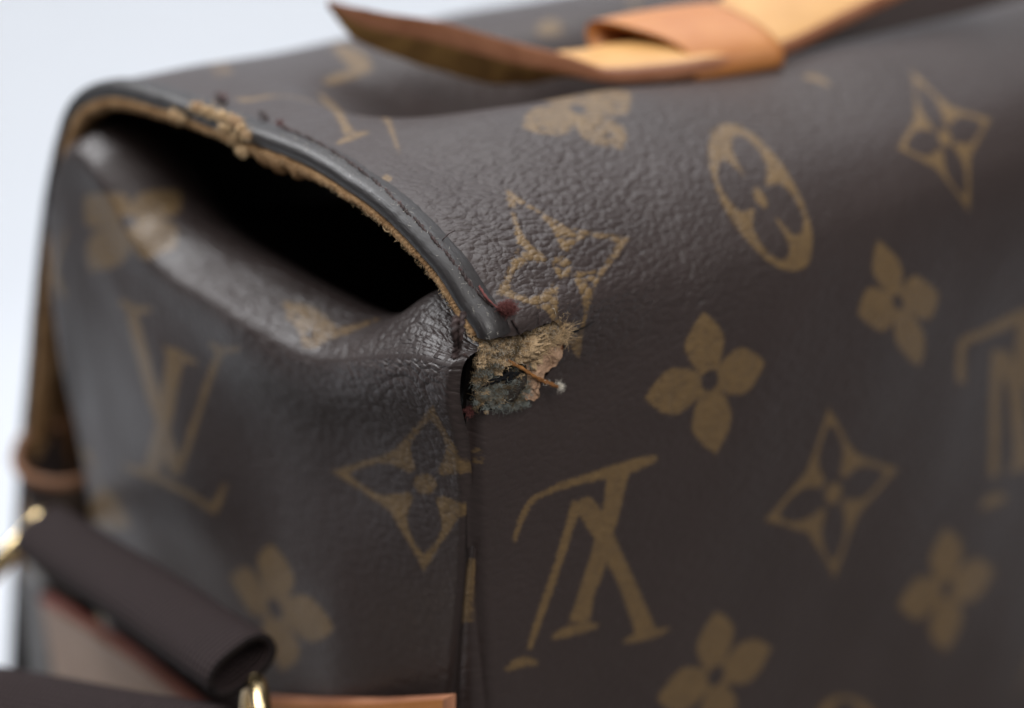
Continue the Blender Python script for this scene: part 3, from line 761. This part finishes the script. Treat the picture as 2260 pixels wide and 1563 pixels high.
# ---- the tear: matted core, fibres, torn leather, threads -----------------------------------
def tear(px, py, up=0.0): return at_a(px, py, -up)           # `up` cm in front of the front plane
blob('matted_wadding', tear(1106, 828, -.03), (.36, .42, .06), M['core_shade'], 11, rough=.12)
blob('matted_wadding', tear(1138, 768, .04), (.50, .17, .14), M['cream_dark'], 21, rough=.9, rot=.30)
blob('matted_wadding', tear(1085, 800, .03), (.17, .13, .09), M['cream_dark'], 51, rough=.9, rot=.4)
blob('matted_wadding', tear(1172, 790, .06), (.15, .12, .08), M['cream_dark'], 61, rough=.9, rot=.6)
ft = Fibres(); ft2 = Fibres(); fb = Fibres(); fc2 = Fibres(); fo = Fibres()
for k in range(230):              # small matted tufts scattered over the upper half of the tear
    s_ = rng.uniform(0, 1); x = 1058 + 188 * s_ ** .9; y = 778 - 52 * s_ ** 1.5 + rng.normal() * (21 - 9 * s_); up = .07 + rng.uniform(0, .14)
    F_ = ft if rng.uniform() < .55 else fo
    dr_ = RX * rng.normal() + UP * rng.normal() * .7
    clump(F_, tear(x, y, up), rng.uniform(.02, .06), int(rng.uniform(14, 34)), rng.uniform(.05, .12), rng.uniform(.0025, .0042), 1.5, (1.3, 1, .6), bias=dr_ * 1.4)
for k in range(330):              # wisps combed along the rim, from the middle up to the right-hand point
    s_ = rng.uniform(0, 1); p = tear(1155 + 85 * s_ + rng.normal() * 5, 800 - 62 * s_ + rng.normal() * 4, .12 + rng.uniform(0, .06))
    ft.add(p, RX * 1.0 + UP * .75 + rng.normal(size=3) * .22, rng.uniform(.12, .38), .0032, .5, 7)
for k in range(420):              # upright tuft at the right-hand point
    s_ = rng.uniform(0, 1); p = tear(1240 - 18 * s_ + rng.normal() * (7 - 4 * s_), 744 - 58 * s_, .12 + rng.uniform(0, .07))
    ft.add(p, UP * .7 + rng.normal(size=3) * .55, rng.uniform(.05, .14), .0032, 1.3, 6)
for k in range(60):
    p = tear(rng.uniform(1205, 1250), rng.uniform(680, 745), .17); ft.add(p, UP * .4 + rng.normal(size=3), rng.uniform(.1, .24), .0020, 1.8, 9)
for k in range(60):
    p = tear(rng.uniform(1060, 1200), rng.uniform(715, 800), .14); ft.add(p, UP * .5 + rng.normal(size=3) * .8 - FW * .3, rng.uniform(.08, .25), .0018, 1.6, 9)
ft.build('cream_fibres', M['cream'])
for k in range(2200):
    th = rng.uniform(-.5, 3.3); rr_ = rng.normal(33, 12); x = 1108 + rr_ * 1.15 * math.cos(th); y = 852 + rr_ * .95 * math.sin(th)
    if y > 905 or x < 1046: continue
    fb.add(tear(x, y, rng.uniform(.03, .12)), rng.normal(size=3) + UP * .1, rng.uniform(.06, .22), .0022, 1.6, 7)
for k in range(500):
    p = tear(rng.uniform(1046, 1155), rng.uniform(790, 880), rng.uniform(.06, .13)); fo.add(p, rng.normal(size=3), rng.uniform(.08, .22), .0026, 1.8, 8)
for k in range(60): fb.add(tear(rng.uniform(1100, 1152), rng.uniform(862, 888), .09), -UP * .5 + rng.normal(size=3) * .7, rng.uniform(.1, .2), .002, 1.4, 8)
for k in range(200): fb.add(tear(rng.uniform(1062, 1100), rng.uniform(800, 845), .04), rng.normal(size=3), rng.uniform(.06, .18), .0024, 1.4, 7)
for k in range(170):
    x = rng.uniform(1048, 1170); y = rng.uniform(792, 902) - (x - 1105) * .1; F_ = (fb, fb, fo, fo, fo, ft2)[int(rng.uniform(0, 6))]
    if math.hypot((x - 1118) / 16, (y - 828) / 13) < 1: continue
    clump(F_, tear(x, y, rng.uniform(.08, .16)), rng.uniform(.02, .07), int(rng.uniform(14, 34)), rng.uniform(.06, .13), .0028, 1.9, (1.2, 1, .7), bias=(RX * rng.normal() + UP * rng.normal()) * 1.3)
for k in range(60):
    x = rng.uniform(1125, 1162); y = rng.uniform(838, 896)
    clump((fb, fo, fo)[int(rng.uniform(0, 3))], tear(x, y, rng.uniform(.09, .15)), rng.uniform(.02, .06), 22, rng.uniform(.07, .14), .0028, 1.9, (1.2, 1, .7), bias=(RX * rng.normal() + UP * rng.normal()) * 1.3)
blob('painted_crevice_shade', tear(1118, 832, .12), (.13, .085, .03), M['black'], 91, rough=.5, rot=.3)  # black blob, paints the shade of the hollow in the tear
blob('painted_crevice_shade', tear(1200, 742, .10), (.09, .02, .02), M['black'], 93, rough=.5, rot=.5)  # black sliver, shade under the torn rim put in as colour
fwh = Fibres()
for k in range(420):
    s_ = rng.uniform(0, 1); p = tear(1060 + 185 * s_, 775 - 50 * s_ ** 1.5 + rng.normal() * 20, rng.uniform(.12, .22)); fwh.add(p, rng.normal(size=3), rng.uniform(.06, .2), .0018, 2.0, 8)
    if k % 3 == 0: fo.add(p, rng.normal(size=3), rng.uniform(.05, .15), .004, 1.2, 6)
fwh.build('pale_fibres', M['white']); ft2.build('tan_fibres', M['cream'])
fo.build('olive_fibres', M['olive'])
fb.build('blue_green_fibres', M['teal'])
for (x, y, rad, n) in [(1052, 842, .07, 260), (1056, 852, .05, 120), (1062, 888, .05, 130), (1088, 897, .045, 110), (1073, 910, .04, 100), (1156, 796, .06, 240), (1052, 748, .06, 160), (1072, 762, .05, 140)]:
    c = tear(x, y, .06)
    for _ in range(n):
        d_ = unit(rng.normal(size=3)); p = c + d_ * rad * rng.uniform(.1, 1.0) * np.array([1, 1, .8])
        fc2.add(p, rng.normal(size=3), rad * rng.uniform(.5, 1.2), .0026, 2.2, 6)
fc2.build('pale_fibre_tufts', M['cream'])
for i, (x, y, rx, ry, rot) in enumerate([(1175, 737, .13, .05, .35), (1110, 756, .11, .05, -.4), (1160, 792, .06, .05, 0), (1130, 775, .10, .04, .2), (1060, 745, .05, .06, -.3)]):
    blob('fibre_tuft', tear(x, y, .04), (rx, ry, min(rx, ry) * .8), M['cream_dark'], i * 3.3 + 1, rough=1.0, rot=rot, sub=16)
# worn-through patch higher on the rolled edge
fe = Fibres()
WORN = [(436, 238, .10, .06), (462, 247, .11, .07), (492, 258, .12, .07), (518, 268, .10, .07), (533, 288, .08, .08), (520, 308, .09, .07), (548, 300, .09, .05), (500, 285, .10, .06), (400, 262, .05, .04), (384, 250, .05, .04), (535, 335, .08, .07)]
for i, (x, y, rx, ry) in enumerate(WORN):
    c = at_u(x, y, -.02 if i < 7 else -.06)
    blob('worn_tuft', c, (rx, ry, .05), M['cream_dark'] if i % 3 else M['pink'], 40 + i * 2.7, rough=.9, rot=-.45, sub=14)
    for _ in range(120):
        p = c + rng.normal(size=3) * np.array([rx, .04, ry]) * .6; fe.add(p - FW * .03, rng.normal(size=3), rng.uniform(.05, .14), .0045, 1.3, 6)
fe.build('worn_fibres', M['cream'])

# torn flap of leather
def patch(name, outline, z, mat, seed, curl=.1, parent=None, thick=.03):
    o = np.array(outline, float); c = o.mean(0); n = len(o) * 4
    ol = catmull(np.vstack([o, o[:1]]), n + 1)[:-1]
    V = []; rings_ = 14
    for k in range(rings_):
        s = 1 - k / (rings_ - 1)
        for j in range(n):
            p = c + (ol[j] - c) * s; j2 = (5 * nz((p[0] * .09, p[1] * .09, seed), 1) + 3 * nz((p[0] * .3, p[1] * .3, seed), 1)) * s
            h = z + curl * (s ** 2) * math.sin(j / n * 6.28 + seed) + .09 * nz((p[0] * .035, p[1] * .035, seed), 1) + .02 * nz((p[0] * .12, p[1] * .12, seed), 1)
            V.append(tear(p[0] + j2, p[1] + j2, h))
    V = np.array(V); f = grid_faces(rings_, n, wrap=True); V2 = V + LV * thick
    m = len(V); bridge = np.array([(j, (j + 1) % n, (j + 1) % n + m, j + m) for j in range(n)])
    return link(name, np.vstack([V, V2]), np.vstack([f, f[:, ::-1] + m, bridge]), mat, parent or ROOT)
patch('torn_leather', [(1160, 882), (1148, 856), (1156, 826), (1162, 800), (1180, 776), (1212, 754), (1246, 738), (1250, 762), (1242, 788), (1222, 808), (1202, 828), (1192, 850), (1180, 862), (1190, 876), (1184, 886)], .13, M['pink'], 2.0, .05)
patch('torn_leather', [(1095, 862), (1108, 846), (1128, 850), (1120, 866), (1100, 872)], .06, M['pink'], 5.0, .03)
patch('torn_leather', [(1246, 742), (1250, 760), (1240, 784), (1205, 812), (1236, 780), (1243, 760)], .05, M['tan_edge'], 8.0, .02)
thread('waxed_thread', [tear(1118, 793, .12), tear(1150, 812, .20), tear(1190, 838, .22), tear(1232, 855, .24)], .026, M['wax'], twist=22, taper=False)
thread('waxed_thread', [tear(1112, 798, .10), tear(1140, 808, .18), tear(1178, 830, .23), tear(1222, 848, .22)], .019, M['wax'], twist=22, taper=False)
fw = Fibres(); clump(fw, tear(1235, 853, .24), .035, 170, .07, .003, .8, bias=RX * .6 - UP * .3)
for k in range(25): fw.add(tear(rng.uniform(1195, 1230), rng.uniform(838, 852), .24), UP + rng.normal(size=3), .06, .002, 1)
fw.build('frayed_thread_tip', M['white'])
thread('black_thread', [tear(1040, 880, .06), tear(1058, 856, .12), tear(1085, 843, .15), tear(1112, 833, .16), tear(1124, 815, .14), tear(1112, 806, .06)], .034, M['black'], taper=False, lobes=2)
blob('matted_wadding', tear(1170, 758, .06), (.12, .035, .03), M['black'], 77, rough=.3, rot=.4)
# crack running on from the tear
cr = [on_sheet(x, y, .004) for x, y in [(1244, 746), (1262, 734), (1285, 724), (1312, 708)]]
crP = catmull(cr, 24)
loft('surface_crack', tube_rings(crP, np.linspace(.028, .004, 24), 6), M['black'], ROOT)

# ---- thread showing down the seam -----------------------------------------------------------
ys = np.linspace(905, 1235, 9)
for k in range(8):
    p0, p1 = at_u(1041, ys[k] + 3, .17), at_u(1041 + math.sin(k * 2.1), ys[k + 1] - 2, .17)
    P = catmull([p0 + HV * .03, (p0 + p1) / 2, p1 + HV * .03], 12)
    loft('seam_stitch', tube_rings(P, .03, 8, HV, twist=30, lobes=2), M['thread'], ROOT)

# ---- closing strap on the top -----------------------------------------------------------------
def strip(name, st, mat, matedge, matunder, parent, thick=.30):
    """st: (px, py, d, width vector, up vector); near lower edge follows the pixels"""
    E = catmull([at_d(x, y, d) for x, y, d, *_ in st], 60)
    k = np.linspace(0, len(st) - 1, 60); idx = np.arange(len(st))
    Wv = np.stack([np.interp(k, idx, [s[3][i] for s in st]) for i in range(3)], -1); Tv = np.stack([np.interp(k, idx, [s[4][i] for s in st]) for i in range(3)], -1)
    Wv = np.array([w_[0] * HV + w_[1] * LV + w_[2] * ZV for w_ in Wv]); Tv = unit(np.array([w_[0] * HV + w_[1] * LV + w_[2] * ZV for w_ in Tv]))
    def band(nm, coords, m):
        R = np.array([[E[i] + Wv[i] * a + Tv[i] * b * thick for a, b in coords] for i in range(60)])
        return loft(nm, R, m, parent, closed=False, caps=False)
    top = catmull([(0.02, 1.0), (.08, 1.04), (.5, 1.10), (.92, 1.04), (.98, 1.0)], 10)
    edge = catmull([(0.02, 1.0), (-.015, .9), (-.03, .5), (-.015, .1), (.02, 0)], 10)
    und = catmull([(.02, 0), (.1, -.02), (.5, -.03), (.9, -.02), (.98, 0)], 10)
    far = catmull([(.98, 0), (1.02, .5), (.98, 1.0)], 6)
    p = empty(name, 0, parent)
    return p, band
strap = empty('closing_strap', 0, ROOT)
def strap_part(nm, coords, m, E, Wv, Tv, thick, parent):
    R = np.array([[E[i] + Wv[i] * a + Tv[i] * b * thick[i] for a, b in coords] for i in range(len(E))])
    return loft(nm, R, m, parent, closed=False, caps=False)
def build_strap(st, n=70, parent=strap):
    E = catmull([at_d(s[0], s[1], s[2]) for s in st], n)
    # parameter of each station by chord length
    Q = np.array([at_d(s[0], s[1], s[2]) for s in st]); L = np.concatenate([[0], np.cumsum(np.linalg.norm(np.diff(Q, axis=0), axis=1))]); k = np.linspace(0, L[-1], n)
    f = lambda j: np.stack([np.interp(k, L, [s[j][i] for s in st]) for i in range(3)], -1)
    Wv = np.array([w_[0] * HV + w_[1] * LV + w_[2] * ZV for w_ in f(3)]); Tv = unit(np.array([w_[0] * HV + w_[1] * LV + w_[2] * ZV for w_ in f(4)]))
    th = np.interp(k, L, [s[5] for s in st])
    strap_part('strap_face', catmull([(0.02, 1.0), (.08, 1.06), (.5, 1.12), (.92, 1.04), (.98, 1.0)], 10), M['tan_top'], E, Wv, Tv, th, parent)
    strap_part('strap_edge', catmull([(0.02, 1.0), (-.012, .9), (-.03, .5), (-.012, .1), (.02, 0)], 10), M['tan_edge'], E, Wv, Tv, th, parent)
    strap_part('strap_underside', catmull([(.02, 0), (.1, -.02), (.5, -.03), (.9, -.02), (.98, 0)], 10), M['tan_under'], E, Wv, Tv, th, parent)
    strap_part('strap_edge', catmull([(.98, 0), (1.02, .5), (.98, 1.0)], 6), M['tan_edge'], E, Wv, Tv, th, parent)
#       px    py    d     width (u,a,b)      thickness dir      thick
build_strap([(722, 12, 30.5, (.1, .10, -.10), (0, -.3, 1), .10), (800, 56, 30.3, (0, .3, -.32), (0, -.3, 1), .34), (960, 92, 30.1, (0, .5, -.55), (0, -.3, 1), .42),
             (1130, 138, 29.9, (0, .65, -.55), (0, -.25, 1), .40), (1250, 162, 29.8, (0, .9, -.4), (0, -.2, 1), .34), (1330, 182, 29.7, (0, 1.2, .05), (0, -.1, 1), .27),
             (1440, 182, 29.9, (0, 1.25, .12), (0, -.1, 1), .32), (1560, 166, 30.2, (0, 1.25, .14), (0, -.1, 1), .32), (1640, 152, 30.6, (0, 1.25, .2), (0, -.1, 1), .27)])
build_strap([(1570, 160, 30.8, (0, 1.3, .25), (0, -.3, 1), .26), (1640, 150, 31.0, (0, 1.4, .4), (0, -.3, 1), .30), (1740, 122, 31.6, (0, 1.7, .55), (0, -.3, 1), .36),
             (1860, 62, 32.4, (0, 1.7, .6), (0, -.3, 1), .38), (2010, -10, 33.2, (0, 1.7, .6), (0, -.3, 1), .4), (2200, -110, 34.2, (0, 1.7, .6), (0, -.3, 1), .4)])
# keeper loop round the strap
kl = empty('keeper_loop', 0, ROOT)
def keeper():
    ctr = [at_d(1505, 138, 30.3), at_d(1695, 108, 31.0)]
    loop = []
    for th in np.linspace(0, 2 * math.pi, 48, endpoint=False):
        c, s = math.cos(th), math.sin(th)
        a = 1.06 * np.sign(c) * abs(c) ** .8; b = .40 * np.sign(s) * abs(s) ** .85
        loop.append((a, b))
    loop = np.array(loop)
    R = []
    for k in range(12):
        t = k / 11
        c = ctr[0] * (1 - t) + ctr[1] * t; sh = 0
        pts = []
        for a, b in loop:
            skew = .75 * smooth(a, -1, 1) * (1 - t) * -1.0
            bulge = 1 + .05 * math.sin(t * math.pi)
            pts.append(c + LV * (a * 1.0 + .66) * bulge + ZV * (b * bulge + .22 * a + .12) + HV * skew)
        R.append(pts)
    R = np.array(R); cen = R.mean(1, keepdims=True); inner_ = cen + (R - cen) * .84
    full = np.concatenate([R, inner_[::-1], R[:1]], 0)
    return loft('keeper_band', full, M['tan_loop'], kl, closed=True, caps=False)
keeper()

# ---- lower left: webbing, rings, leather tabs -------------------------------------------------
def flat_tube(name, path, w_, h_, nrm_, mat, parent, hollow=True, n=60, wall=.12, roll=0.0):
    P = catmull(path, n); T, Nn, Bn = frames(P, nrm_)
    th = np.linspace(0, 2 * math.pi, 40, endpoint=False); c = np.cos(th); s = np.sin(th)
    cx = np.sign(c) * np.abs(c) ** .75 * w_ / 2; sy = np.sign(s) * np.abs(s) ** .85 * h_ / 2
    R = P[:, None] + cx[None, :, None] * Bn[:, None] + sy[None, :, None] * Nn[:, None]
    if hollow:
        q_ = P[:, None] + (cx * (1 - 2 * wall / w_))[None, :, None] * Bn[:, None] + (sy * (1 - 2 * wall / h_))[None, :, None] * Nn[:, None]
        R = np.concatenate([R, q_[::-1], R[:1]], 0)
        return loft(name, R, mat, parent, closed=True, caps=False)
    return loft(name, R, mat, parent)
carry = empty('carrying_strap', 0, ROOT)
flat_tube('webbing', [at_d(96, 1172, 34.0), at_d(190, 1236, 32.2), at_d(320, 1320, 30.0), at_d(440, 1404, 28.2), at_d(535, 1470, 26.9)], 1.28, .74, unit(-HV * .35 + ZV * 1.0 - LV * .1), M['web'], carry)
flat_tube('webbing', [at_d(-160, 1520, 31), at_d(60, 1560, 29.5), at_d(260, 1602, 28.0), at_d(470, 1640, 26.6)], 1.3, .55, unit(-HV * .5 + ZV * 1.0), M['web'], carry)
def ring(name, c, n, e1, R_, r, a0=0, a1=2 * math.pi, parent=None):
    n = unit(np.asarray(n, float)); e1 = np.asarray(e1, float); e1 = unit(e1 - n * np.dot(e1, n)); e2 = np.cross(n, e1)
    P = np.array([np.asarray(c) + R_ * (math.cos(t) * e1 + math.sin(t) * e2) for t in np.linspace(a0, a1, 64)])
    return loft(name, tube_rings(P, r, 16, n), M['gold'], parent or ROOT)
dr = catmull([at_d(x, y, d) for x, y, d in [(92, 1146, 35.0), (48, 1192, 34.7), (-6, 1250, 34.6), (-70, 1330, 34.6), (-72, 1490, 35.5), (50, 1640, 37.5), (230, 1620, 39.5), (240, 1330, 38.5), (150, 1150, 36.5), (92, 1146, 35.0)]], 90)[:-1]
loft('strap_ring', tube_rings(np.vstack([dr, dr[:2]]), .22, 16, ZV), M['gold'], carry, caps=False)
ring('strap_ring', at_d(566, 1634, 26.9), unit(FW * .28 + RX * 1.0), UP, .9, .15, parent=carry)
def slab(name, pix, u, thick, mat, parent, edge_mat=None, rnd=.05):
    """flat leather piece on the side of the bag, outline in photo points, with a rounded edge"""
    o = np.array([at_u(x, y, u) for x, y in pix]); c = o.mean(0)
    layers = [(1.0, 0), (1.0, .55), (.985, .85), (.96, 1.0)]
    V = []; n = len(o)
    for s, h in layers: V += [c + (p - c) * s - HV * thick * h for p in o]
    F = []
    for k in range(len(layers) - 1):
        for j in range(n): F.append((k * n + j, k * n + (j + 1) % n, (k + 1) * n + (j + 1) % n, (k + 1) * n + j))
    F.append(tuple((len(layers) - 1) * n + j for j in range(n)))
    ob = link(name, V, F, mat, parent, flat=True)
    if edge_mat is not None:
        ob.data.materials.append(edge_mat)
        for k, p in enumerate(ob.data.polygons): p.material_index = 0 if k == len(F) - 1 else 1
    return ob
tab = slab('leather_tab', [(106, 1308), (200, 1366), (320, 1446), (460, 1556), (620, 1690), (170, 1800), (146, 1560), (130, 1430)], -.55, .26, M['tan_old'], ROOT, M['redline'])
P = catmull([at_u(x, y, -.83) for x, y in [(128, 1345), (210, 1395), (320, 1468), (470, 1585)]], 40)
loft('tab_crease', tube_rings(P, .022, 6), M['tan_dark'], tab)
slab('leather_trim', [(600, 1536), (700, 1541), (850, 1541), (1006, 1531), (1004, 1700), (600, 1740)], -.42, .16, M['tan_trim'], ROOT, M['tan_edge'])
# back edge: brown leather strip and bound edge seen past the side panel
def back_plate(name, pix, a_off, thick, mat, du0=.3):
    o = np.array([at_u(x, y, du0) for x, y in pix]); o = o + LV * a_off; V = np.vstack([o, o + LV * thick]); n = len(o)
    F = [tuple(range(n)), tuple(range(2 * n - 1, n - 1, -1))] + [(j, (j + 1) % n, (j + 1) % n + n, j + n) for j in range(n)]
    return link(name, V, F, mat, ROOT, flat=True)
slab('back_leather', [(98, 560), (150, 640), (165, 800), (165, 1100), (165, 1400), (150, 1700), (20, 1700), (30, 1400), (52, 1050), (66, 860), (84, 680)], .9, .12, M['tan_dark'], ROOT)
M['strip'] = leather_mat('grey_piping', (.085, .082, .082), (.13, .125, .125), .5, 3, .006, .4)
slab('edge_strip', [(62, 1240), (104, 1290), (122, 1400), (138, 1560), (142, 1700), (92, 1700), (84, 1520), (70, 1380), (58, 1280)], -.25, .2, M['strip'], ROOT)
# leather loop (tube end) at the back edge
anc = empty('strap_anchor', 0, ROOT)
top = catmull([at_d(*p) for p in [(36, 1012, 37.4), (52, 968, 37.6), (95, 944, 37.8), (160, 940, 37.9), (215, 975, 37.8), (225, 1010, 37.5), (200, 1050, 37.2), (140, 1068, 37.0), (80, 1060, 37.1), (46, 1040, 37.2), (36, 1012, 37.4)]], 61)[:-1]
cen = top.mean(0)
loft('anchor_rim', tube_rings(np.vstack([top, top[:2]]), 0.13, 12, ZV), M['loop_old'], anc, caps=False)
body = np.array([cen + (top - cen) * s + np.array([0, 0, -z]) for s, z in [(.97, -.02), (1.02, .25), (1.0, .6), (.93, 1.0), (.86, 1.5), (.82, 2.2), (.8, 3.2)]])
loft('anchor_sleeve', body, M['canvas_plain'], anc, closed=True, caps=False)

# ---- lint speck on the webbing: not part of the bag
lc = Fibres(); clump(lc, at_d(347, 1375, 28.95), .04, 60, .07, .004, .6, (1, 1.4, 1))
lint = lc.build('lint_speck', M['white']); lint.parent = None; del lint['kind']
lint['label'] = 'tiny white speck of lint stuck on the dark brown webbing strap'; lint['category'] = 'lint'
